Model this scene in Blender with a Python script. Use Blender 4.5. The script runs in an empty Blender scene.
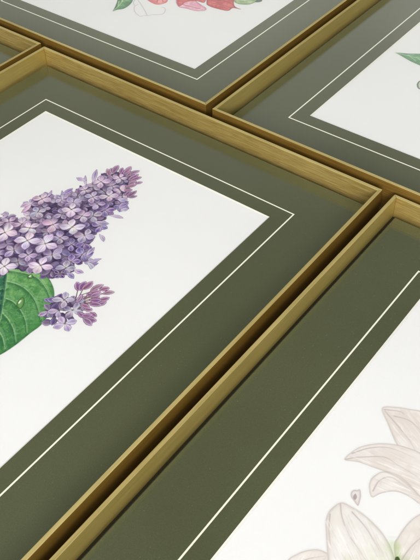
import bpy, bmesh, math, random
import numpy as np
from mathutils import Vector, Euler

# ------------------------------------------------------------------ camera, world, lights, exposure
S = bpy.context.scene
H = 0.034                                   # height of the frame rims above the table top
CAM = (0.26388, -0.62039, 0.53416 + H)
ROT = (0.77673, 0.01762, 0.65399)
FPX, PX, PY = 806.06, 211.735, 279.594      # focal length and principal point for a 420 x 560 picture
cd = bpy.data.cameras.new('camera'); cam = bpy.data.objects.new('camera', cd)
S.collection.objects.link(cam); S.camera = cam
cam.location = CAM; cam.rotation_euler = ROT
cd.sensor_fit = 'VERTICAL'; cd.sensor_height = 24.0; cd.lens = FPX / 560 * 24
cd.shift_x = -(PX - 210) / 560; cd.shift_y = (PY - 280) / 560
cd.clip_start = 0.01; cd.clip_end = 50

W = bpy.data.worlds.new('World'); S.world = W; W.use_nodes = True
wt = W.node_tree; wt.nodes.clear()
wo = wt.nodes.new('ShaderNodeOutputWorld'); bg = wt.nodes.new('ShaderNodeBackground')
tc = wt.nodes.new('ShaderNodeTexCoord'); sx = wt.nodes.new('ShaderNodeSeparateXYZ')
cr = wt.nodes.new('ShaderNodeValToRGB')
wt.links.new(tc.outputs['Generated'], sx.inputs[0]); wt.links.new(sx.outputs['Z'], cr.inputs['Fac'])
cr.color_ramp.elements[0].position = 0.46; cr.color_ramp.elements[0].color = (0.80, 0.81, 0.74, 1)
cr.color_ramp.elements[1].position = 0.66; cr.color_ramp.elements[1].color = (0.20, 0.20, 0.205, 1)
wn = wt.nodes.new('ShaderNodeTexNoise'); wn.inputs['Scale'].default_value = 1.7; wn.inputs['Detail'].default_value = 1.0
wt.links.new(tc.outputs['Generated'], wn.inputs['Vector'])
wr = wt.nodes.new('ShaderNodeValToRGB'); wr.color_ramp.elements[0].position = 0.42; wr.color_ramp.elements[0].color = (0.62, 0.62, 0.60, 1)
wr.color_ramp.elements[1].position = 0.56; wr.color_ramp.elements[1].color = (1.12, 1.12, 1.12, 1); wt.links.new(wn.outputs[0], wr.inputs[0])
wm = wt.nodes.new('ShaderNodeMix'); wm.data_type = 'RGBA'; wm.blend_type = 'MULTIPLY'; wm.inputs[0].default_value = 1.0
wt.links.new(cr.outputs[0], wm.inputs[6]); wt.links.new(wr.outputs[0], wm.inputs[7])
wt.links.new(wm.outputs[2], bg.inputs[0]); bg.inputs[1].default_value = 0.9
wt.links.new(bg.outputs[0], wo.inputs[0])

def area(name, loc, target, size, power, color):
    l = bpy.data.lights.new(name, 'AREA'); l.shape = 'RECTANGLE'; l.size, l.size_y = size
    l.energy = power; l.color = color
    o = bpy.data.objects.new(name, l); S.collection.objects.link(o); o.location = loc
    o.rotation_euler = (Vector(target) - Vector(loc)).to_track_quat('-Z', 'Y').to_euler()
    return o
area('window_light', (1.35, -2.45, 1.3), (-0.15, 0, 0), (1.3, 0.7), 78, (1.0, 0.985, 0.985))
area('ceiling_light', (0.15, -0.55, 2.6), (-0.1, -0.1, 0), (1.3, 1.3), 46, (1.0, 0.99, 0.995))

S.view_settings.view_transform = 'Standard'; S.view_settings.look = 'None'
S.view_settings.exposure = 0.0; S.view_settings.gamma = 1.0
S.render.engine = 'CYCLES'
S.render.resolution_x = 768; S.render.resolution_y = 1024

# ------------------------------------------------------------------ helpers
def lin(c):
    c = np.asarray(c, float) / 255.0
    return np.where(c <= 0.04045, c / 12.92, ((c + 0.055) / 1.055) ** 2.4)
def lin4(c): return (*[float(v) for v in lin(c)], 1.0)

class NT:
    def __init__(s, name):
        s.m = bpy.data.materials.new(name); s.m.use_nodes = True; s.t = s.m.node_tree; s.t.nodes.clear()
        s.out = s.n('ShaderNodeOutputMaterial')
    def n(s, kind, **kw):
        q = s.t.nodes.new(kind)
        for k, v in kw.items():
            if k.startswith('_'): setattr(q, k[1:], v)
            else: q.inputs[k.replace('__', ' ')].default_value = v
        return q
    def l(s, a, b): s.t.links.new(a, b)
    def ramp(s, src, a, b, p0=0.0, p1=1.0):
        r = s.n('ShaderNodeValToRGB'); e = r.color_ramp.elements
        e[0].position, e[0].color = p0, a; e[1].position, e[1].color = p1, b
        s.l(src, r.inputs[0]); return r.outputs[0]

def mapped(nt, scale, coord='Object'):
    t = nt.n('ShaderNodeTexCoord'); m = nt.n('ShaderNodeMapping'); m.inputs['Scale'].default_value = scale
    nt.l(t.outputs[coord], m.inputs['Vector']); return m.outputs[0]

def gold_material(name, a, b, scale, rough=0.42, metal=0.55):
    nt = NT(name); p = nt.n('ShaderNodeBsdfPrincipled')
    v = mapped(nt, scale)
    g = nt.n('ShaderNodeTexNoise', Scale=1.0, Detail=5.0, Roughness=0.65); nt.l(v, g.inputs['Vector'])
    v2 = mapped(nt, (6, 6, 6)); g2 = nt.n('ShaderNodeTexNoise', Scale=1.0, Detail=2.0); nt.l(v2, g2.inputs['Vector'])
    c = nt.ramp(g.outputs[0], lin4(a), lin4(b), 0.34, 0.66)
    mx = nt.n('ShaderNodeMix', _data_type='RGBA', _blend_type='MULTIPLY'); mx.inputs[0].default_value = 1.0
    c2 = nt.ramp(g2.outputs[0], (0.88, 0.86, 0.80, 1), (1.0, 1.0, 1.0, 1), 0.35, 0.65)
    nt.l(c, mx.inputs[6]); nt.l(c2, mx.inputs[7]); nt.l(mx.outputs[2], p.inputs['Base Color'])
    p.inputs['Metallic'].default_value = metal
    r = nt.n('ShaderNodeMapRange'); nt.l(g.outputs[0], r.inputs[0])
    r.inputs[3].default_value = rough - 0.08; r.inputs[4].default_value = rough + 0.12
    nt.l(r.outputs[0], p.inputs['Roughness'])
    b_ = nt.n('ShaderNodeBump', Strength=0.25, Distance=0.0003); nt.l(g.outputs[0], b_.inputs['Height'])
    nt.l(b_.outputs[0], p.inputs['Normal']); nt.l(p.outputs[0], nt.out.inputs[0])
    return nt.m
# rails run along x or along y: the grain follows the rail
GOLD_A, GOLD_B = (162, 137, 73), (206, 181, 112)
M_gold_x = gold_material('gold_leaf_grain_along', GOLD_A, GOLD_B, (45, 420, 1300))
M_gold_y = gold_material('gold_leaf_grain_across', (176, 156, 88), (190, 170, 100), (420, 22, 900))
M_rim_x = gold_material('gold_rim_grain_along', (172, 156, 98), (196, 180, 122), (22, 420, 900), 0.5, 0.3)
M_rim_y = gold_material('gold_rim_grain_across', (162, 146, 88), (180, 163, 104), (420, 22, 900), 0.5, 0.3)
M_out_x = gold_material('dark_outside_grain_along', (118, 88, 30), (156, 122, 54), (18, 520, 1100), 0.5, 0.3)  # outer rail faces in a darker brown than the inner ones
M_out_y = gold_material('dark_outside_grain_across', (112, 84, 26), (134, 102, 38), (520, 18, 1100), 0.5, 0.3)

def paper_like(name, col, var, scale, rough=0.85, spec=0.2, bump=0.06, contrast=0.05, fibres=0.0):
    nt = NT(name); p = nt.n('ShaderNodeBsdfPrincipled')
    v = mapped(nt, (scale,) * 3)
    g = nt.n('ShaderNodeTexNoise', Scale=1.0, Detail=4.0, Roughness=0.7); nt.l(v, g.inputs['Vector'])
    v2 = mapped(nt, (7,) * 3); g2 = nt.n('ShaderNodeTexNoise', Scale=1.0, Detail=3.0); nt.l(v2, g2.inputs['Vector'])
    c = nt.ramp(g.outputs[0], lin4(np.array(col) - var), lin4(np.minimum(255, np.array(col) + var)), 0.3, 0.7)
    mx = nt.n('ShaderNodeMix', _data_type='RGBA', _blend_type='MULTIPLY'); mx.inputs[0].default_value = 1.0
    k = 1 - contrast
    c2 = nt.ramp(g2.outputs[0], (k, k, k, 1), (1, 1, 1, 1), 0.35, 0.65)
    nt.l(c, mx.inputs[6]); nt.l(c2, mx.inputs[7]); nt.l(mx.outputs[2], p.inputs['Base Color'])
    p.inputs['Roughness'].default_value = rough; p.inputs['Specular IOR Level'].default_value = spec
    if fibres:
        vo = nt.n('ShaderNodeTexVoronoi', Scale=1.0, Randomness=1.0); v3 = mapped(nt, (230, 120, 230)); nt.l(v3, vo.inputs['Vector'])
        wv = nt.ramp(vo.outputs['Distance'], (1, 1, 1, 1), (0, 0, 0, 1), 0.0, 0.09)
        m3 = nt.n('ShaderNodeMix', _data_type='RGBA'); sc = nt.n('ShaderNodeMath', _operation='MULTIPLY'); sc.inputs[1].default_value = fibres
        nt.l(wv, sc.inputs[0]); nt.l(sc.outputs[0], m3.inputs[0]); nt.l(mx.outputs[2], m3.inputs[6]); m3.inputs[7].default_value = (.45, .46, .36, 1)
        nt.l(m3.outputs[2], p.inputs['Base Color'])
    b_ = nt.n('ShaderNodeBump', Strength=bump, Distance=0.0002); nt.l(g.outputs[0], b_.inputs['Height'])
    nt.l(b_.outputs[0], p.inputs['Normal']); nt.l(p.outputs[0], nt.out.inputs[0])
    return nt.m
PAPER = (235, 234, 233)
M_mat = paper_like('olive_mat_board', (81, 85, 56), 7, 1300, contrast=0.12, fibres=0.22)
M_core = paper_like('white_mat_core', (226, 223, 213), 2, 900)
M_line = paper_like('cream_line', (244, 242, 222), 3, 900)
M_paper = paper_like('print_paper', PAPER, 1.5, 700, bump=0.04, contrast=0.02)
M_back = paper_like('gap_shade_backing', (38, 35, 18), 5, 500)  # coloured dark to stand for shade in the gap inside the rails
M_table = paper_like('dark_table_top', (58, 46, 30), 6, 60)

def glass_material():
    nt = NT('clear_glass')
    geo = nt.n('ShaderNodeNewGeometry')
    ior = nt.n('ShaderNodeMapRange'); ior.inputs[3].default_value = 1.5; ior.inputs[4].default_value = 1 / 1.5
    nt.l(geo.outputs['Backfacing'], ior.inputs[0])
    fr = nt.n('ShaderNodeFresnel'); nt.l(ior.outputs[0], fr.inputs['IOR'])
    tr = nt.n('ShaderNodeBsdfTransparent', Color=(0.992, 0.995, 0.992, 1))
    gl = nt.n('ShaderNodeBsdfGlossy', Roughness=0.03, Color=(1, 1, 1, 1))
    v = mapped(nt, (14, 9, 14)); sm = nt.n('ShaderNodeTexNoise', Scale=1.0, Detail=4.0, Distortion=1.5); nt.l(v, sm.inputs['Vector'])
    mr = nt.n('ShaderNodeMapRange'); nt.l(sm.outputs[0], mr.inputs[0]); mr.inputs[1].default_value = .35; mr.inputs[2].default_value = .7
    mr.inputs[3].default_value = .015; mr.inputs[4].default_value = .11; nt.l(mr.outputs[0], gl.inputs['Roughness'])
    mx = nt.n('ShaderNodeMixShader')
    nt.l(fr.outputs[0], mx.inputs[0]); nt.l(tr.outputs[0], mx.inputs[1]); nt.l(gl.outputs[0], mx.inputs[2])
    nt.l(mx.outputs[0], nt.out.inputs[0]); return nt.m
M_glass = glass_material()

def ink_material():
    nt = NT('printed_ink'); p = nt.n('ShaderNodeBsdfPrincipled')
    a = nt.n('ShaderNodeVertexColor'); a.layer_name = 'ink'
    nt.l(a.outputs['Color'], p.inputs['Base Color'])
    p.inputs['Roughness'].default_value = 0.85; p.inputs['Specular IOR Level'].default_value = 0.2
    nt.l(p.outputs[0], nt.out.inputs[0]); return nt.m
M_ink = ink_material()

def link(name, me, mat, parent=None):
    for m in (mat if isinstance(mat, (list, tuple)) else [mat]): me.materials.append(m)
    o = bpy.data.objects.new(name, me); S.collection.objects.link(o)
    if parent: o.parent = parent
    return o

def slab(x0, x1, y0, y1, z0, z1, bm=None):
    bm = bm or bmesh.new()
    v = [bm.verts.new((x, y, z)) for z in (z0, z1) for y in (y0, y1) for x in (x0, x1)]
    for f in ((0, 2, 3, 1), (4, 5, 7, 6), (0, 1, 5, 4), (1, 3, 7, 5), (3, 2, 6, 7), (2, 0, 4, 6)):
        bm.faces.new([v[i] for i in f])
    return bm
def finish(bm, name, bevel=0.0, seg=2):
    if bevel:
        bmesh.ops.bevel(bm, geom=bm.edges[:], offset=bevel, segments=seg, affect='EDGES', profile=0.5)
    bmesh.ops.recalc_face_normals(bm, faces=bm.faces[:])
    me = bpy.data.meshes.new(name); bm.to_mesh(me); bm.free(); return me

FW, FL, T = 0.5, 0.7, 0.0039          # outer width, outer length, wall thickness
LI, OI = 0.06555, 0.0837              # insets of the printed line and of the mat opening
ZM = -0.0218                          # mat face below the rim
ZP = ZM - 0.0016                      # paper face below the rim

def rail(side, zt, rng):
    hw, hl = FW / 2, FL / 2; e = 0.00004
    if side in 'NS':
        s = 1 if side == 'N' else -1
        pts = [(-hw + e, s * hl), (hw - e, s * hl), (hw - T - e, s * (hl - T)), (-hw + T + e, s * (hl - T))]
    else:
        s = 1 if side == 'E' else -1
        pts = [(s * hw, -hl + e), (s * hw, hl - e), (s * (hw - T), hl - T - e), (s * (hw - T), -hl + T + e)]
    bm = bmesh.new()
    lo = [bm.verts.new((x, y, 0)) for x, y in pts]; hi = [bm.verts.new((x, y, zt)) for x, y in pts]
    bm.faces.new(lo); bm.faces.new(hi)
    for i in range(4): bm.faces.new((lo[i], lo[(i + 1) % 4], hi[(i + 1) % 4], hi[i]))
    me = finish(bm, 'frame_rail', 0.00045, 2)
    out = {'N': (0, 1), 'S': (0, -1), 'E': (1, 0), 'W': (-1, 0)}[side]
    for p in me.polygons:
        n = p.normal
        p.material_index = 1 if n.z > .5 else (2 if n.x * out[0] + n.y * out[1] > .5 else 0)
    return me

def picture_frame(label, corner, c, yaw, zoff=0.0, ledge=-0.0259, shift=(0, 0)):
    """corner: which corner of the frame (sx, sy) stands at world point c"""
    root = bpy.data.objects.new('picture_frame', None); S.collection.objects.link(root)
    root.empty_display_size = 0.1
    zt = H + zoff
    lx, ly = corner[0] * FW / 2, corner[1] * FL / 2
    cs, sn = math.cos(yaw), math.sin(yaw)
    root.location = (c[0] - (cs * lx - sn * ly), c[1] - (sn * lx + cs * ly), 0)
    root.rotation_euler = (0, 0, yaw)
    root['label'] = label; root['category'] = 'picture frame'
    root['group'] = 'gold framed botanical prints laid flat side by side'
    rng = random.Random(len(label))
    for s in 'NESW':
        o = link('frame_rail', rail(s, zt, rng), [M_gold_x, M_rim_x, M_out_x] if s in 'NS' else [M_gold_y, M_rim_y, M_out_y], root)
    hw, hl = FW / 2 - T, FL / 2 - T
    # backing board; its dark colour paints the shadow gap round the glass
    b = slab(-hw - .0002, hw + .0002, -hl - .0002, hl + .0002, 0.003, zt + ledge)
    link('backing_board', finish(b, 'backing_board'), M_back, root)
    g = 0.0051
    px, py = hw - g, hl - g
    # mat with a window cut on a bevel
    bm = bmesh.new(); zm, zp = zt + ZM, zt + ZP
    ow, ol = FW / 2 - OI, FL / 2 - OI; bv = 0.0016
    def ring(x, y, z): return [bm.verts.new(q) for q in ((-x, -y, z), (x, -y, z), (x, y, z), (-x, y, z))]
    r = [ring(px, py, zt + ledge + .0002), ring(px, py, zm), ring(ow, ol, zm), ring(ow - bv, ol - bv, zp)]
    for k in range(3):
        for i in range(4):
            f = bm.faces.new((r[k][i], r[k][(i + 1) % 4], r[k + 1][(i + 1) % 4], r[k + 1][i]))
            f.material_index = 1 if k == 2 else 0
    bmesh.ops.recalc_face_normals(bm, faces=bm.faces[:])
    me = bpy.data.meshes.new('mat_board'); bm.to_mesh(me); bm.free()
    mat = link('mat_board', me, [M_mat, M_core], root)
    # cream rule line
    bm = bmesh.new(); lw = 0.0008
    zl = zm + 0.00006
    a = ring(FW / 2 - LI + lw, FL / 2 - LI + lw, zl); d = ring(FW / 2 - LI - lw, FL / 2 - LI - lw, zl)
    for i in range(4): bm.faces.new((a[i], a[(i + 1) % 4], d[(i + 1) % 4], d[i]))
    bmesh.ops.recalc_face_normals(bm, faces=bm.faces[:])
    me = bpy.data.meshes.new('border_line'); bm.to_mesh(me); bm.free()
    link('border_line', me, M_line, mat)
    # print
    b = slab(-ow - .008, ow + .008, -ol - .008, ol + .008, zt + ledge + .0002, zp - .0001)
    pr = link('print', finish(b, 'print'), M_paper, root)
    # glass
    b = slab(-px, px, -py, py, zm + .0003, zm + .0018)
    link('glass_pane', finish(b, 'glass_pane', 0.0002, 1), M_glass, root)
    root['zt'] = zt
    return root, pr, zp

# ------------------------------------------------------------------ the table and the five frames
t = slab(-1.6, 1.3, -1.3, 1.6, -0.04, 0.0)
o = link('table_top', finish(t, 'table_top', 0.004), M_table); o['kind'] = 'structure'

A = picture_frame('gold frame holding the purple lilac print with one big green leaf', (1, 1), (0, 0), 0)
B = picture_frame('gold frame holding the pale white lily print, lying beside the lilac print', (-1, 1), (0.01161, 0.00593), -0.00351, -0.00435, -0.0262, )
C = picture_frame('gold frame holding the pink and red flower print, behind the lilac print', (1, -1), (-0.24457, 0.01584), 0.00006, 0.0, )
D = picture_frame('gold frame whose white print shows only a slim green leaf at its side', (-1, -1), (-0.2331, 0.01321), -0.00052, 0.0006)
E_ = picture_frame('gold frame with only its corner in view, left of the lilac print', (1, 1), (-0.5089, 0.00321), -0.00109)

# ------------------------------------------------------------------ painting the prints
RM = Euler(ROT, 'XYZ').to_matrix()
def onto(fr, pts):
    """traced points of the reference (420 x 560) -> millimetres in the plane of that frame's print"""
    root, pr, zp = fr; out = []
    for x, y in pts:
        d = RM @ Vector(((x - PX) / FPX, -(y - PY) / FPX, -1)); k = (zp - CAM[2]) / d.z
        w = Vector(CAM) + d * k - root.location; a = -root.rotation_euler[2]
        out.append(((math.cos(a) * w.x - math.sin(a) * w.y) * 1000, (math.sin(a) * w.x + math.cos(a) * w.y) * 1000))
    return np.array(out)

def vnoise(X, Y, scale, seed):
    """smooth value noise 0..1"""
    x, y = X / scale + 1000, Y / scale + 1000
    xi, yi = np.floor(x).astype(int), np.floor(y).astype(int); fx, fy = x - xi, y - yi
    fx, fy = fx * fx * (3 - 2 * fx), fy * fy * (3 - 2 * fy)
    def h(a, b):
        n = (a * 374761393 + b * 668265263 + seed * 974634777) & 0xffffffff
        n = ((n ^ (n >> 13)) * 1274126177) & 0xffffffff
        return ((n ^ (n >> 16)) & 0xffff) / 65535.0
    return (h(xi, yi) * (1 - fx) + h(xi + 1, yi) * fx) * (1 - fy) + (h(xi, yi + 1) * (1 - fx) + h(xi + 1, yi + 1) * fx) * fy

def smooth(p, n=8, closed=True):
    p = np.asarray(p, float); N = len(p); out = []
    for i in range(N if closed else N - 1):
        g = (lambda j: p[j % N]) if closed else (lambda j: p[min(max(j, 0), N - 1)])
        a, b, c, d = g(i - 1), g(i), g(i + 1), g(i + 2)
        for k in range(n):
            t = k / n
            out.append(0.5 * (2 * b + (c - a) * t + (2 * a - 5 * b + 4 * c - d) * t * t + (3 * b - a - 3 * c + d) * t ** 3))
    if not closed: out.append(p[-1])
    return np.array(out)

class Canvas:
    def __init__(s, fr, lo, hi, res):
        s.fr, s.res = fr, res
        s.xs = np.arange(lo[0], hi[0], res); s.ys = np.arange(lo[1], hi[1], res)
        s.X, s.Y = np.meshgrid(s.xs, s.ys)
        s.rgb = np.zeros(s.X.shape + (3,)) + np.array(PAPER); s.a = np.zeros(s.X.shape)
        s.soft = res * 0.65
        s.grain = vnoise(s.X, s.Y, 0.9, 3) * .5 + vnoise(s.X, s.Y, 3.1, 4) * .5 - .5
    def box(s, pts, pad):
        lo = pts.min(0) - pad; hi = pts.max(0) + pad
        i0, i1 = np.searchsorted(s.xs, [lo[0], hi[0]]); j0, j1 = np.searchsorted(s.ys, [lo[1], hi[1]])
        return slice(j0, j1), slice(i0, i1)
    clip = None; hard = False
    def put(s, sl, m, col):
        if s.clip is not None: m = m * s.clip[sl]
        m = np.clip(m, 0, 1)
        if s.hard:
            fresh = (s.a[sl] < .02) & (m > 0); w_ = np.where(fresh, 1.0, m)
            s.rgb[sl] = s.rgb[sl] * (1 - w_[..., None]) + np.clip(col, 0, 255) * w_[..., None]
            s.a[sl] = np.maximum(s.a[sl], m); return
        s.rgb[sl] = s.rgb[sl] * (1 - m[..., None]) + np.clip(col, 0, 255) * m[..., None]
        s.a[sl] = np.maximum(s.a[sl], m)
    def segdist(s, X, Y, pts, closed):
        d = np.full(X.shape, 1e9); P = pts; N = len(P)
        for i in range(N if closed else N - 1):
            a, b = P[i], P[(i + 1) % N]; ab = b - a; L = ab @ ab + 1e-12
            t = np.clip(((X - a[0]) * ab[0] + (Y - a[1]) * ab[1]) / L, 0, 1)
            d = np.minimum(d, (X - a[0] - t * ab[0]) ** 2 + (Y - a[1] - t * ab[1]) ** 2)
        return np.sqrt(d)
    def inside(s, X, Y, P):
        c = np.zeros(X.shape, bool); N = len(P)
        for i in range(N):
            a, b = P[i], P[(i + 1) % N]
            if a[1] == b[1]: continue
            c ^= ((a[1] > Y) != (b[1] > Y)) & (X < (b[0] - a[0]) * (Y - a[1]) / (b[1] - a[1]) + a[0])
        return c
    def shape(s, P, base, edge=None, ew=1.5, op=1.0, mottle=10, other=None, oscale=12, seed=1, grad=None, rough=0.0):
        """filled outline; grad = (p0, p1, colour) blends towards a colour along p0 -> p1"""
        sl = s.box(P, 1.5)
        X, Y = s.X[sl], s.Y[sl]
        if X.size == 0: return
        if rough:
            X = X + (vnoise(X, Y, 4, seed + 5) - .5) * rough; Y = Y + (vnoise(X, Y, 4, seed + 6) - .5) * rough
        d = s.segdist(X, Y, P, True); ins = s.inside(X, Y, P)
        sd = np.where(ins, d, -d); m = np.clip(sd / s.soft * .5 + .5, 0, 1) * op
        col = np.zeros(X.shape + (3,)) + np.array(base, float)
        if grad is not None:
            a, b = np.array(grad[0]), np.array(grad[1]); ab = b - a
            g = np.clip(((X - a[0]) * ab[0] + (Y - a[1]) * ab[1]) / (ab @ ab), 0, 1)[..., None]
            col = col * (1 - g) + np.array(grad[2], float) * g
        if other is not None:
            n = vnoise(X, Y, oscale, seed) * .6 + vnoise(X, Y, oscale * .35, seed + 1) * .4
            n = np.clip((n - .35) / .3, 0, 1)[..., None]; col = col * (1 - n) + np.array(other, float) * n
        if edge is not None:
            e = np.exp(-(np.maximum(sd, 0) / ew) ** 1.3)[..., None]; col = col * (1 - e) + np.array(edge, float) * e
        col = col + s.grain[sl][..., None] * mottle
        s.put(sl, m, col)
    def stroke(s, P, w, col, op=1.0, taper=False):
        sl = s.box(P, w + 1); X, Y = s.X[sl], s.Y[sl]
        if X.size == 0: return
        if not taper:
            d = s.segdist(X, Y, P, False)
            m = np.clip((w - d) / s.soft * .5 + .5, 0, 1) * np.exp(-(d / (w * 1.6)) ** 4) * op
        else:
            m = np.zeros(X.shape); N = len(P)
            for i in range(N - 1):
                d = s.segdist(X, Y, P[i:i + 2], False); ww = w * (1 - i / N * .8)
                m = np.maximum(m, np.clip((ww - d) / s.soft * .5 + .5, 0, 1) * min(1, ww / s.soft))
            m = m * op
        s.put(sl, m, np.zeros(X.shape + (3,)) + np.array(col, float))
    def petal(s, base, tip, wid, c_in, c_out, c_edge, rng, bend=0.0, blunt=0.6, vein=True, lo=None):
        base, tip = np.array(base), np.array(tip); ax = tip - base; L = np.hypot(*ax) + 1e-9; u = ax / L; v = np.array([-u[1], u[0]])
        mid = (base + tip) / 2
        sl = s.box(np.array([mid - L * .62 - wid, mid + L * .62 + wid]), .5); X, Y = s.X[sl], s.Y[sl]
        if X.size == 0: return
        a = ((X - base[0]) * u[0] + (Y - base[1]) * u[1]) / L; b = (X - base[0]) * v[0] + (Y - base[1]) * v[1]
        b = b - bend * L * 4 * a * (1 - a) * .25
        ac = np.clip(a, 0, 1)
        prof = wid / 2 * np.sin(np.pi * ac ** (1.25 - .25 * (blunt > .8))) ** (np.where(ac > .55, 0.95, 0.75) if blunt < .8 else .62)
        sd = np.where((a > 0) & (a < 1), prof - np.abs(b), -1.0)
        sd = np.minimum(sd, np.minimum(a, 1 - a) * L * 1.2 + .15)
        m = np.clip(sd / s.soft * .5 + .5, 0, 1)
        g = ac[..., None] ** .9
        col = np.array(c_in, float) * (1 - g) + np.array(c_out, float) * g
        tn = b / (wid / 2)
        side = rng.uniform(-1, 1)
        col = col + (tn * side * 16)[..., None]
        st = vnoise(tn * 9 + rng.random() * 50, ac * 2.0, 1.0, rng.randrange(999)) - .5
        col = col + (st * 52)[..., None] * (0.3 + g)
        if vein: col = col - (np.exp(-(b / (0.35 + .02 * wid)) ** 2) * 22 * (1 - ac * .6))[..., None]
        col = col - (np.clip(-tn * np.sign(side) - .35, 0, 1) * 80 * g[..., 0])[..., None]
        e = np.exp(-(np.maximum(sd, 0) / .6) ** 1.5)[..., None] * (.45 + .4 * (tn * side > 0))[..., None]
        col = col * (1 - e) + np.array(c_edge, float) * e
        # light rim just inside the dark edge
        mid_ = np.exp(-(b / (wid * .22)) ** 2) * np.exp(-((ac - .68) / .22) ** 2) * rng.uniform(-6, 26)
        col = col - mid_[..., None] * np.array([1, 1.1, .7])
        li = np.exp(-((sd - 1.15) / .6) ** 2)[..., None] * (.5 if c_in[0] < 245 else .25); col = col * (1 - li) + np.array([238, 228, 240.]) * li
        s.put(sl, m, col)
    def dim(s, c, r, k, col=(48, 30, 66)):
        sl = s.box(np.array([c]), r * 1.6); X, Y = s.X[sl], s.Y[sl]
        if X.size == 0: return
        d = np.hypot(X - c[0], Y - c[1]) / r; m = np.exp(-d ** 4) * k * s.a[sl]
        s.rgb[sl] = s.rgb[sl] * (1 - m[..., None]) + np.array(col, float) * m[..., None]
    def mesh(s, name, parent, dz, thr=0.02):
        keep = s.a > (.4 if s.hard else thr)
        cell = (keep[:-1, :-1] & keep[1:, :-1] & keep[:-1, 1:] & keep[1:, 1:]) if s.hard else keep[:-1, :-1] | keep[1:, :-1] | keep[:-1, 1:] | keep[1:, 1:]
        use = np.zeros(keep.shape, bool)
        use[:-1, :-1] |= cell; use[1:, :-1] |= cell; use[:-1, 1:] |= cell; use[1:, 1:] |= cell
        idx = np.full(keep.shape, -1); idx[use] = np.arange(use.sum())
        j, i = np.nonzero(cell)
        faces = np.stack([idx[j, i], idx[j, i + 1], idx[j + 1, i + 1], idx[j + 1, i]], 1)
        n = int(use.sum()); co = np.zeros((n, 3)); co[:, 0] = s.X[use] / 1000; co[:, 1] = s.Y[use] / 1000; co[:, 2] = dz
        me = bpy.data.meshes.new(name)
        me.vertices.add(n); me.vertices.foreach_set('co', co.ravel())
        me.loops.add(faces.size); me.loops.foreach_set('vertex_index', faces.ravel())
        me.polygons.add(len(faces)); me.polygons.foreach_set('loop_start', np.arange(len(faces)) * 4)
        me.polygons.foreach_set('loop_total', np.full(len(faces), 4))
        me.update(calc_edges=True)
        at = me.color_attributes.new('ink', 'FLOAT_COLOR', 'POINT')
        c = np.ones((n, 4)); c[:, :3] = lin(np.clip(s.rgb[use], 0, 255)); at.data.foreach_set('color', c.ravel())
        return link(name, me, M_ink, parent)

def canvas_for(fr, pxpts, pad, res):
    p = onto(fr, pxpts); ow, ol = (FW / 2 - OI) * 1000 - 2.2, (FL / 2 - OI) * 1000 - 2.2
    lo = np.maximum(p.min(0) - pad, (-ow, -ol)); hi = np.minimum(p.max(0) + pad, (ow, ol))
    return Canvas(fr, lo, hi, res)

# ---- lilac print
rng = random.Random(11)
def mixc(a, b, t): return tuple(a[i] * (1 - t) + b[i] * t for i in range(3))
TONES = {   # petal inner, petal outer, edge
    'pale':   ((255, 250, 247), (206, 184, 212), (96, 66, 108)),
    'pink':   ((246, 230, 236), (180, 148, 184), (84, 52, 90)),
    'lilac':  ((222, 208, 226), (164, 142, 182), (70, 50, 90)),
    'violet': ((186, 170, 208), (112, 92, 150), (56, 40, 82)),
    'grey':   ((214, 206, 218), (154, 140, 170), (74, 60, 88)),
    'deep':   ((120, 96, 138), (88, 62, 112), (44, 26, 60)),
    'bud':    ((128, 78, 116), (174, 132, 168), (66, 32, 62)),
}
def tone(k, r):
    return tuple(tuple(c + r.uniform(-9, 9) for c in t) for t in TONES[k])
def floret(cv, c, r, kind, rg, rot=None, wide=.76, eye=True, n=4, shade=.5):
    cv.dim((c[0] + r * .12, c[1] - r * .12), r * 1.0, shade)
    rot = rg.uniform(0, 90) if rot is None else rot
    order = list(range(n)); rg.shuffle(order)
    sq = rg.uniform(.8, 1.0); sa = rg.uniform(0, math.pi)
    for k in order:
        an = math.radians(rot + k * 360 / n + rg.uniform(-9, 9)); L = r * rg.uniform(.9, 1.1)
        dx, dy = math.cos(an) * L, math.sin(an) * L
        ci, co, ce = tone(kind, rg)
        cv.petal(c, (c[0] + dx, c[1] + dy), L * wide * rg.uniform(.88, 1.08), ci, co, ce, rg, rg.uniform(-.5, .5))
    if eye:
        t = np.linspace(0, 6.28, 9)[:-1]
        P = np.stack([c[0] + np.cos(t) * .95, c[1] + np.sin(t) * .95], 1)
        cv.shape(P, (66, 48, 40), mottle=0)
        cv.stroke(np.array([[c[0] - .3, c[1] - .2], [c[0] + .4, c[1] + .3]]), .3, (205, 190, 110))

outline = [(-70, 236), (-40, 226), (-15, 218), (0, 218), (6, 214), (14, 218), (24, 214), (22, 209), (26, 203), (33, 196), (44, 193), (54, 196), (60, 195), (66, 196), (73, 189), (79, 183), (88, 183), (96, 176), (100, 170), (110, 172),
           (116, 168), (124, 170), (130, 170), (137, 174), (138, 182), (131, 188), (134, 194), (128, 199), (129, 206), (120, 211), (112, 217), (105, 222), (103, 229), (98, 236), (92, 242),
           (93, 249), (88, 256), (83, 262), (76, 268), (70, 273), (64, 277), (56, 280), (50, 282), (40, 276), (20, 272), (0, 276), (-30, 290), (-70, 300)]
oA = onto(A, outline)
cvA = canvas_for(A, [(-45, 180), (20, 165), (145, 160), (145, 200), (60, 290), (0, 340), (-40, 300)], 4, 0.36)
cvA.hard = True
cx0, cx1 = oA[:, 0].min(), oA[:, 0].max()
oP = smooth(oA, 4)
mc = oA.mean(0)
def inset(P, d):
    n = np.roll(P, -1, 0) - np.roll(P, 1, 0); n = np.stack([-n[:, 1], n[:, 0]], 1); n /= np.linalg.norm(n, axis=1)[:, None] + 1e-9
    area2 = np.sum(P[:, 0] * np.roll(P[:, 1], -1) - P[:, 1] * np.roll(P[:, 0], -1))
    return P + n * d * np.sign(area2)
oI, oJ = inset(oP, 5.0), inset(oP, 8.0)
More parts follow.
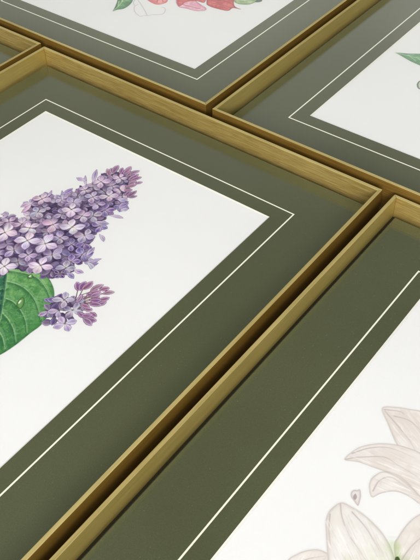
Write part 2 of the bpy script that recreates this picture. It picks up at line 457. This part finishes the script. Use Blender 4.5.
cvA.shape(oI, (92, 70, 112), mottle=40, other=(70, 46, 84), oscale=5, seed=21, rough=5)
def rnd_in(n, rg, P, gap=0.0):
    out = []; lo, hi = P.min(0), P.max(0); tries = 0
    while len(out) < n and tries < 6000:
        tries += 1
        x, y = rg.uniform(max(lo[0], cvA.xs[0]), hi[0]), rg.uniform(lo[1], hi[1])
        if not cvA.inside(np.array([x]), np.array([y]), P)[0]: continue
        if gap and any((x - a) ** 2 + (y - b) ** 2 < gap * gap for a, b in out): continue
        out.append((x, y))
    return out
cen = onto(A, [(0, 245), (128, 180)]); axv = cen[1] - cen[0]; axl = np.hypot(*axv); axv = axv / axl; nv = np.array([-axv[1], axv[0]])
def zone(p):
    d = np.array(p) - cen[0]; return (d @ axv) / axl, (d @ nv) / 50     # 0..1 towards the tip; + is the upper left flank
FILL = []
for layer, (N, gp) in enumerate(((120, 7.5), (110, 8.5))):
    for p in rnd_in(N, rng, oI if layer == 0 else oJ, gp):
        s_, q = zone(p)
        pick = ['deep', 'violet', 'lilac', 'grey', 'pink', 'pale']
        w = [1.2 - layer, 1.6 + 3 * (q < -.1), 3, 1.6, 1.2 + 2 * (q > .1), .4 + 1.2 * (q > .1) + layer * .5]
        FILL.append((p, rng.choices(pick, w)[0], rng.uniform(9.5, 12.5) * (1 - .25 * max(0, s_)), layer))
R0 = 13.6
FL_ = [ # x, y (px), radius factor, tone, rotation
    (85, 243, .8, 'violet', None), (36, 228, .8, 'lilac', None), (48, 232, .7, 'grey', None), (20, 236, .8, 'violet', None), (88, 222, .7, 'violet', None), (56, 246, .7, 'grey', None), (60, 230, .6, 'violet', None), (80, 200, .7, 'grey', None), (18, 262, .8, 'grey', None), (82, 254.6, .95, 'violet', None), (100, 226, .8, 'violet', 10), (71, 262, .85, 'violet', None), (66, 268, .8, 'grey', None),
    (52, 255, .95, 'lilac', None), (121.7, 207, .75, 'violet', 20), (105, 210, .9, 'violet', 45), (92, 262, .6, 'grey', None), (60, 274, .6, 'deep', None),
    (14, 250, .9, 'lilac', None), (28, 255, .8, 'lilac', None), (-14, 262, 1, 'lilac', None), (-20, 240, 1, 'pink', None), (-35, 255, 1, 'pale', None),
    (30, 204, .75, 'lilac', 20), (42, 199, .85, 'pink', None), (62, 199, .7, 'lilac', 80), (85, 190, .7, 'pink', None), (38, 212, .8, 'grey', None), (73, 203, .85, 'lilac', None),
    (9, 222, .8, 'pink', None), (-6, 224, .9, 'pink', None), (22, 224, .85, 'pink', None), (53, 224.6, .95, 'pink', None), (60, 238, .8, 'lilac', None), (62, 214, .8, 'lilac', None),
    (112, 186, .8, 'lilac', None), (97, 204, .8, 'lilac', None), (93, 216, .85, 'grey', None), (92.9, 197, .85, 'lilac', 30), (120, 190, .7, 'pink', None), (108.7, 196, .8, 'pink', 40),
    (84.6, 235.4, .9, 'lilac', 15), (82, 216, .8, 'pink', 60), (66.8, 225, .7, 'pink', None), (29.8, 228, .9, 'pale', None),
    (120, 178, .7, 'pink', 30), (101, 181.8, .9, 'pink', 50), (71.5, 209.5, .95, 'pale', 35), (72.4, 227, 1.0, 'pale', 40), (4.8, 232.5, 1.1, 'pale', 30), (45.3, 243.7, 1.1, 'pale', 20),
    (27.4, 240.5, 1.15, 'pale', 42), (40.8, 265.4, 1.0, 'pale', 25), (4.5, 266.4, 1.05, 'pale', 38), (-24, 268, 1.1, 'pale', 38)]
def bud(cv, p, q, w, rg, dark=False):
    P = onto(A, [p, q]); ci, co, ce = tone('bud', rg)
    if dark: ci, co = mixc(ci, (92, 60, 90), .5), mixc(co, (120, 92, 130), .5)
    cv.petal(P[0], P[1], w, ci, co, ce, rg, rg.uniform(-.3, .3), blunt=.9)

# leaf first (its own mesh), the florets lie over its top
leaf = onto(A, [(-30, 262), (-10, 254), (8, 256), (22, 262), (31, 268), (44, 273.5), (51, 282), (54.3, 293), (52, 308), (42.5, 323.5), (30, 333.5), (15, 345.5), (0, 355), (-20, 364), (-45, 368), (-60, 340), (-50, 290)])
cvL = canvas_for(A, [(-45, 250), (20, 250), (60, 290), (10, 362), (-35, 362)], 2, 0.42)
rib = onto(A, [(9, 262), (6.5, 278), (4, 296), (1, 315), (-6, 340), (-14, 362)])
LP_ = smooth(leaf, 6)
cvL.shape(LP_, (134, 184, 112), edge=(60, 112, 62), ew=1.8, mottle=30, other=(76, 138, 74), oscale=11, seed=5,
          grad=(onto(A, [(40, 272)])[0], onto(A, [(8, 348)])[0], (50, 112, 62)))
# left half in a deeper, bluer green
half = np.vstack([smooth(rib, 4, False), onto(A, [(-60, 375), (-70, 300), (-40, 250), (0, 250)])])
sl = cvL.box(half, 1); d = cvL.segdist(cvL.X[sl], cvL.Y[sl], half, True); ins = cvL.inside(cvL.X[sl], cvL.Y[sl], half)
mm = np.where(ins, 1, 0) * np.clip(cvL.a[sl], 0, 1) * .8
cvL.rgb[sl] = cvL.rgb[sl] * (1 - mm[..., None]) + (np.array([30, 92, 76.]) + cvL.grain[sl][..., None] * 34) * mm[..., None]
cvL.clip = cvL.a.copy()
VE = [[(7, 270), (20, 272), (36, 277), (46, 288), (51, 300)], [(6.5, 281), (17, 284), (27, 290), (36, 302), (41, 320)], [(5, 298), (14, 302), (22, 312), (26, 322), (27, 334)],
      [(3, 313), (9, 320), (14, 330), (16, 343)], [(-2, 330), (3, 338), (5, 350)], [(6, 288), (-6, 292), (-20, 304)], [(3, 302), (-8, 308), (-22, 322)], [(-1, 320), (-12, 326), (-26, 340)]]
for v in VE:
    P = smooth(onto(A, v), 6, False)
    sh = P + np.array([1.0, -1.3])
    for k, (w, op) in enumerate(((5.5, .14), (3.8, .18), (2.2, .28))): cvL.stroke(sh, w, (26, 82, 48), op, taper=True)
    cvL.stroke(P + np.array([-1.2, 1.6]), 2.6, (184, 220, 156), .3, taper=True)
    cvL.stroke(P, .6, (176, 210, 150), .75, taper=True)
cvL.stroke(smooth(rib, 6, False), 1.0, (150, 190, 130), .9)
cvL.stroke(smooth(rib, 6, False) + np.array([-1.8, 0]), 1.6, (16, 66, 56), .6)
rr = random.Random(4)
LX = [(rr.uniform(leaf[:, 0].min(), leaf[:, 0].max()), rr.uniform(leaf[:, 1].min(), leaf[:, 1].max())) for _ in range(1500)]
for p in LX:   # fine reticulate veining
    if not cvL.inside(np.array([p[0]]), np.array([p[1]]), LP_)[0]: continue
    an = rr.uniform(0, 6.28); q = (p[0] + math.cos(an) * 4, p[1] + math.sin(an) * 4)
    if not cvL.inside(np.array([q[0]]), np.array([q[1]]), LP_)[0]: continue
    cvL.stroke(np.array([p, ((p[0] + q[0]) / 2 + rr.uniform(-1, 1), (p[1] + q[1]) / 2), q]), .4, (40, 100, 56) if rr.random() < .5 else (150, 196, 130), .3)
def drop(cv, pts, hi):
    P = smooth(onto(A, pts), 5); cv.shape(P, (112, 160, 92), edge=(38, 74, 30), ew=1.0, mottle=4)
    h = onto(A, hi); cv.stroke(h, .9, (232, 240, 214), .95)
drop(cvL, [(16.5, 306), (18, 301), (22.5, 297), (24.5, 300), (23.5, 305.5), (20, 309)], [(19, 303), (20.5, 300.8)])
drop(cvL, [(27.5, 277), (29.5, 274.5), (32.5, 275), (33, 277.5), (30.5, 279)], [(29.6, 276.6), (30.6, 275.8)])
cvL.mesh('printed_leaf', A[1], A[2] + 0.00004)

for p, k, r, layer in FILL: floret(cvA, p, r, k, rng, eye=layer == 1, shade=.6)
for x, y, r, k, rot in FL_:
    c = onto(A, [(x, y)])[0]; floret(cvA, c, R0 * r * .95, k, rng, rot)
# edge petals and buds
for p, q, w in [((62, 199), (62, 190), 4), ((86, 184), (85.5, 175), 4), ((84, 180), (76, 177.5), 6), ((94, 180), (97, 169), 6), ((64, 193), (73, 188), 7), ((47, 196), (52, 190), 4),
                ((30, 204), (20, 207.5), 7), ((29, 206), (21, 213), 6), ((8, 216), (0, 214), 4), ((2, 218), (9, 213), 4),
                ((100, 236), (104, 242), 5), ((98, 222), (109.5, 224), 8), ((112, 216), (124, 218.5), 5), ((121, 207), (129, 203), 8), ((122, 210), (129, 209), 6),
                ((88, 254), (95, 247), 6), ((88, 262), (102, 258.5), 5), ((90, 263), (101, 265), 5), ((88, 264), (94, 272), 6), ((120, 199), (128, 200), 8), ((76, 270), (84, 273), 6), ((68, 274), (74, 279), 6)]:
    p = (p[0] - .35 * (q[0] - p[0]), p[1] - .35 * (q[1] - p[1]))
    P = onto(A, [p, q]); ci, co, ce = tone(rng.choice(['lilac', 'grey', 'violet']) if p[0] > 60 else rng.choice(['pink', 'lilac', 'pink']), rng)
    cvA.petal(P[0], P[1], w, ci, co, ce, rng, rng.uniform(-.4, .4))
for p, q, w in [((110, 177), (107, 168.5), 6), ((114, 174), (110.5, 168), 5.5), ((113, 173), (118.5, 165), 8), ((120, 174), (122.5, 167.5), 6), ((123, 174), (131, 166), 7.5), ((126, 177), (135, 171), 6.5), ((129, 174.5), (140, 170.5), 6.5),
                ((128, 180), (139, 174), 6.5), ((130, 181), (142, 177), 6.5), ((128, 185), (137, 181), 6), ((135, 184), (143, 182), 5), ((125, 187), (137, 184.5), 6), ((124, 190), (133, 190), 6)]:
    bud(cvA, p, q, w, rng)
for p, q, w in [((127, 197), (137, 190.5), 6), ((127, 197), (137.5, 196), 5), ((125, 196), (131, 191), 6)]: bud(cvA, p, q, w, rng, True)
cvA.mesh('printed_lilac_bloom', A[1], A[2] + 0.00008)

# ---- small sprig under the bloom
BW = 1.0
cvS = canvas_for(A, [(38, 280), (80, 275), (118, 280), (118, 310), (70, 340), (38, 335)], 3, 0.36); cvS.hard = True
for P, w, c in [([(52, 316), (66, 306), (80, 300), (92, 297)], 1.0, (140, 150, 110)), ([(66, 308), (78, 306), (88, 304)], .8, (150, 140, 120)), ([(76, 300), (84, 294), (98, 291)], .8, (150, 130, 120)), ([(74, 310), (84, 314)], .7, (130, 110, 110))]:
    cvS.stroke(smooth(onto(A, P), 5, False), w, c)
rs = random.Random(8)
for q in [(78, 289), (84, 287), (97, 287.5), (97, 292.5), (104, 293), (98, 297.5), (104, 299), (97, 301), (90, 303), (88, 315.5), (90, 319), (88, 322), (94, 291), (101, 289)]:
    h = (74, 304) if q[1] < 308 else (76, 310)
    cvS.stroke(smooth(onto(A, [h, ((h[0] + q[0]) / 2, (h[1] + q[1]) / 2 + 1), q]), 4, False), .7, (132, 104, 112))
P = onto(A, [(47.6, 323.6), (42, 320), (53, 326), (50, 314), (44, 310)])
for a, b, w, k in [((54, 322), (41, 323), 9, 'lilac'), ((50, 316), (53, 306), 9, 'grey'), ((56, 318), (50, 312), 8, 'violet')]:
    Q = onto(A, [a, b]); ci, co, ce = tone(k, rs); cvS.petal(Q[0], Q[1], w, ci, co, ce, rs)
for x, y, r, k, rot in [(52, 303, .75, 'violet', 10), (54, 316, .8, 'violet', 30), (49, 311, .75, 'grey', 60), (66, 317, .6, 'violet', 20), (76, 303, .6, 'grey', 70), (70, 302, .6, 'lilac', 10), (58, 302, .8, 'violet', 20), (80, 308, .5, 'grey', 20), (59, 310.2, .8, 'lilac', 40), (72.4, 310.2, .78, 'grey', 15), (64.8, 323.6, .85, 'lilac', 62), (64.2, 299.8, .82, 'grey', 30)]:
    floret(cvS, onto(A, [(x, y)])[0], R0 * r * 1.05, k, rs, rot, wide=.66, eye=(k != 'deep'))
for p, q, w in [((86, 296), (95, 291), 7), ((92, 300), (100, 296.5), 7), ((84, 309), (93, 310), 6), ((78, 312), (86, 318), 6), ((96, 305), (107, 301.5), 6), ((90, 312), (97, 317), 6), ((78, 291), (77, 281.5), 7), ((80, 291), (86, 281), 7), ((82, 290), (93, 281), 8), ((90, 291), (104, 284.5), 6.5), ((88, 294), (101, 291), 6), ((99, 290), (110, 288), 6.5), ((102, 294), (115, 292), 6), ((90, 297), (102, 293), 7),
                ((98, 300), (110, 297.5), 6.5), ((89, 300), (102, 300.5), 6.5), ((89, 304), (102, 305.5), 7), ((81, 304.5), (90, 307), 6), ((78, 300), (85, 296), 5), ((81, 316), (93, 314.5), 7), ((84, 318), (97, 321), 8), ((83, 318), (92, 326), 7), ((76, 303), (82, 294), 5)]:
    bud(cvS, p, q, w * BW, rs)
cvS.mesh('printed_bud_sprig', A[1], A[2] + 0.00006)

# ---- pale lily print
cvB = canvas_for(B, [(280, 395), (450, 400), (470, 560), (300, 640)], 10, 0.45)
LC, LE, LO = (223, 214, 207), (186, 173, 168), (231, 225, 220)
def hatch(P, seed):
    """fine pencil-like streaks running along the petal"""
    rg = random.Random(seed); c = P.mean(0); u, sv, vt = np.linalg.svd(P - c, full_matrices=False); ax = vt[0]; nx = vt[1]
    L, Wd = (P - c) @ ax, (P - c) @ nx
    for k in range(150):
        o = c + ax * rg.uniform(L.min(), L.max()) + nx * rg.uniform(Wd.min(), Wd.max()); l = rg.uniform(6, 18)
        Q = np.array([o - ax * l / 2, o + nx * rg.uniform(-.6, .6), o + ax * l / 2])
        if cvB.inside(Q[:, 0], Q[:, 1], P).all():
            cvB.stroke(Q, .45, rg.choice([(208, 198, 194), (216, 206, 200), (250, 248, 246), (206, 196, 196)]), rg.uniform(.15, .45), taper=True)
def lily(pts, base=LC, edge=LE, other=LO, seed=1, grad=None, lines=(), ew=.8, op=1.0):
    P = smooth(onto(B, pts), 6)
    g = None if grad is None else (*onto(B, grad[:2]), grad[2])
    cvB.shape(P, base, edge=edge, ew=ew, mottle=5, other=other, oscale=14, seed=seed, grad=g, op=op)
    cvB.clip = cvB.inside(cvB.X, cvB.Y, P).astype(float)
    for l in lines:
        Q = smooth(onto(B, l), 6, False)
        for w, o in ((4.5, .10), (3.0, .12), (1.8, .16)): cvB.stroke(Q + np.array([1.3, -1.3]), w, (214, 204, 200), o)
        cvB.stroke(Q, .5, (184, 171, 167), .85, taper=True)
    hatch(P, seed); cvB.clip = None
lily([(287, 562), (296.8, 554), (309.3, 549.8), (322, 550.5), (332, 560), (330, 590), (300, 600), (285, 585)], seed=3, lines=[[(290, 572), (305, 560), (325, 556)]])
lily([(394, 548), (398.6, 536), (409, 522), (422, 513), (445, 505), (460, 540), (430, 590), (402, 580)], seed=4, grad=((405, 545), (392, 556), (176, 196, 140)), lines=[[(398, 566), (410, 548), (425, 535), (445, 526)]])
lily([(382, 408), (397, 407.2), (410.5, 409.3), (423, 412), (445, 425), (460, 460), (430, 475), (405, 455), (396, 443), (387.6, 423.6)], seed=5,
     lines=[[(385, 411), (397, 425), (408, 438), (416, 452)], [(394, 416), (410, 421), (424, 434)], [(384, 409.5), (400, 411.5), (404, 415)]])
lily([(369, 488), (370.5, 480), (375.4, 475), (384, 471.5), (398.6, 477), (412.9, 489), (425, 500), (440, 512), (425, 508), (409, 496.6), (395, 491.5), (381, 493.5), (372, 497.3)], base=(226, 219, 213), seed=6,
     lines=[[(373, 491), (379, 481), (390, 477), (402, 484), (420, 497)]])
lily([(344.5, 459.8), (351, 452.4), (361, 446.6), (376, 443.6), (391.4, 444), (404.8, 446.8), (422, 454), (450, 474), (450, 510), (424, 500), (410, 486), (398, 476), (384, 471.2), (372, 467), (358, 462)], seed=7,
     lines=[[(345.7, 459.4), (355, 457.6), (365, 457), (384, 457), (397, 464.5), (416, 476), (435, 492)], [(352, 453.5), (370, 448), (390, 448), (415, 458)]])
lily([(327, 515), (332.5, 507.5), (341.4, 502.3), (352, 507), (367, 517), (384, 535), (394, 556), (398, 585), (360, 600), (332, 575), (325.6, 530)], base=(228, 223, 216), edge=(194, 184, 178), other=(233, 230, 226), seed=8, ew=1.6,
     grad=((350, 520), (392, 556), (222, 224, 206)), lines=[[(340.5, 504), (342, 517), (348, 533), (357, 547), (367, 562)], [(352, 512), (366, 528), (380, 552)], [(330, 514), (329, 530), (331, 550)]])
for w, o in ((6, .07), (4, .10), (2.5, .14)): cvB.stroke(smooth(onto(B, [(392.5, 545), (394.5, 552), (397, 560)]), 4, False), w, (158, 184, 112), o)
cvB.shape(smooth(onto(B, [(395.5, 557.5), (398.5, 557), (400.5, 562), (397.5, 566), (395, 562)]), 5), (70, 92, 44), edge=(50, 66, 34), ew=.8)
cvB.mesh('printed_lily', B[1], B[2] + 0.00006)
cvb = canvas_for(B, [(348, 486), (364, 486), (364, 509), (348, 509)], 3, 0.4)
cvb.shape(smooth(onto(B, [(358, 505.8), (354, 501), (351.0, 496.5), (351.2, 492), (354, 490), (357, 490.2), (360, 489.6), (361, 495), (360.2, 500)]), 5), (226, 219, 215), edge=(180, 168, 168), ew=1.0, mottle=10)
cvb.shape(smooth(onto(B, [(353, 497), (355.3, 493.5), (357, 497), (355, 500)]), 5), (160, 146, 144), mottle=6, op=.8)
cvb.mesh('printed_petal', B[1], B[2] + 0.00006)

# ---- pink flower print
cvC = canvas_for(C, [(105, -30), (270, -30), (270, 20), (110, 20)], 3, 0.45)
def col_shape(cv, fr, pts, base, edge, other, seed, ew=1.8, lines=(), lc=(120, 40, 50), mottle=14, grad=None):
    cv.shape(smooth(onto(fr, pts), 6), base, edge=edge, ew=ew, mottle=mottle, other=other, oscale=9, seed=seed, grad=grad)
    for l in lines: cv.stroke(smooth(onto(fr, l), 5, False), .6, lc, .7)
cvC.mesh_done = False
col_shape(cvC, C, [(147, -2), (148, 0.5), (156, 4.5), (164, 3.5), (168, 0), (172, -14), (150, -16)], (222, 112, 118), (196, 84, 96), (240, 158, 160), 3, lines=[[(157, 3), (158, -6)], [(163, 2), (162, -8)]])
col_shape(cvC, C, [(176, 2), (179, 7), (186, 8.5), (196, 11), (205, 10.5), (206, 8), (200, 4), (190, -3), (178, -4)], (226, 160, 180), (190, 112, 140), (244, 206, 216), 5, lines=[[(181, 4), (192, 7), (203, 9.5)]])
col_shape(cvC, C, [(177, 0), (178.5, 6), (182, 5), (186, 2), (196, 1), (205, 2), (205, -12), (180, -12)], (200, 78, 84), (168, 52, 64), (222, 112, 112), 6)
col_shape(cvC, C, [(206.5, 2), (209, 6), (218, 9), (228, 10.8), (233, 8), (241, 9.3), (234, 5), (233, -10), (210, -14)], (192, 66, 74), (150, 42, 54), (216, 104, 106), 7, lines=[[(211, 3), (222, 5), (231, 8)], [(212, 0), (224, 1), (232, 4)], [(214, -4), (224, -4)]])
col_shape(cvC, C, [(234, 0), (238, 3.8), (248, 4.6), (255, 2.5), (262, 0), (265, -8), (238, -10)], (150, 176, 128), (96, 130, 84), (190, 204, 162), 8, lines=[[(238, 2), (248, 1), (258, 0)]], lc=(80, 110, 70))
col_shape(cvC, C, [(255, 1.5), (258, 2.3), (262, 1), (261, -2)], (60, 84, 66), None, (80, 100, 80), 9)
cvC.mesh('printed_pink_petals', C[1], C[2] + 0.00006)
cvG = canvas_for(C, [(105, -30), (175, -30), (170, 22), (105, 20)], 3, 0.45)
gl = [(112.6, 11.3), (114.5, 8), (117, 2), (120, -8), (130, -18), (136, -10), (133, 0), (129.5, 5), (123.6, 8.7), (117, 9.8)]
col_shape(cvG, C, gl, (84, 146, 92), (36, 84, 52), (54, 118, 70), 2, mottle=20, lines=[])
for l in [[(113, 11), (120, 4.5), (127, -6)], [(119, 5.5), (124, 5)], [(122, 1.5), (129, 0)], [(118, 6.5), (119, 1)], [(122, 1.5), (123, -4)]]:
    cvG.stroke(smooth(onto(C, l), 5, False), .7, (190, 216, 160), .8)
cvG.mesh('printed_leaf', C[1], C[2] + 0.00008)
cvO = canvas_for(C, [(125, -8), (175, -8), (175, 25), (125, 25)], 3, 0.4)
for l in [[(134, -4), (138.6, 1), (142, 6), (145.3, 11.5), (147.2, 15.6)], [(138, 4.5), (134.6, 6.5), (134.2, 10), (136, 13.3), (140.5, 16.4), (144, 15.5), (147.2, 15.6), (153, 14.6), (160.5, 14.5), (164, 13), (165.3, 9.8), (164, 7.6), (161.8, 7.4)], [(136, -1), (133.5, 2), (134.4, 5.6)]]:
    cvO.stroke(smooth(onto(C, l), 6, False), .42, (176, 160, 168), .8)
cvO.mesh('printed_pencil_outline', C[1], C[2] + 0.0001, thr=.05)

# ---- leaf print
cvD = canvas_for(D, [(390, 45), (450, 45), (450, 95), (395, 95)], 3, 0.45)
P = smooth(onto(D, [(395.5, 52.8), (401, 52.9), (409, 53.6), (420, 53.8), (436, 55), (450, 62), (448, 76), (436, 73), (421, 66), (412, 62), (404.7, 58), (399, 54.6)]), 6)
cvD.shape(P, (110, 156, 118), edge=(92, 132, 100), ew=1.5, mottle=14, other=(146, 182, 148), oscale=10, seed=4)
cvD.shape(smooth(onto(D, [(400, 54), (412, 56.5), (424, 60), (440, 68), (432, 70.5), (421, 65.6), (412, 61.5), (404.7, 57.6)]), 5), (88, 138, 98), mottle=12, other=(104, 152, 112), oscale=8, seed=9, op=.8)
for l in [[(395.6, 52.8), (406, 55.3), (420, 59), (440, 67)], [(406, 55.3), (414, 54.8)], [(414, 57.2), (424, 57.5)], [(410, 56.5), (416, 61)], [(418, 58.5), (426, 65)]]:
    cvD.stroke(smooth(onto(D, l), 5, False), .7, (172, 204, 168), .8)
cvD.mesh('printed_leaf', D[1], D[2] + 0.00006)
cvE = canvas_for(D, [(412, 76), (435, 76), (435, 95), (412, 95)], 3, 0.45)
cvE.stroke(smooth(onto(D, [(423, 80.5), (419.5, 81.5), (417.6, 84.5), (418.4, 87.8), (421, 89), (427, 88)]), 5, False), 1.0, (86, 104, 84), .9)
cvE.stroke(smooth(onto(D, [(423, 82), (420.2, 83), (419, 85.5), (420, 88)]), 5, False), .7, (160, 176, 150), .8)
cvE.mesh('printed_tendril', D[1], D[2] + 0.00006)
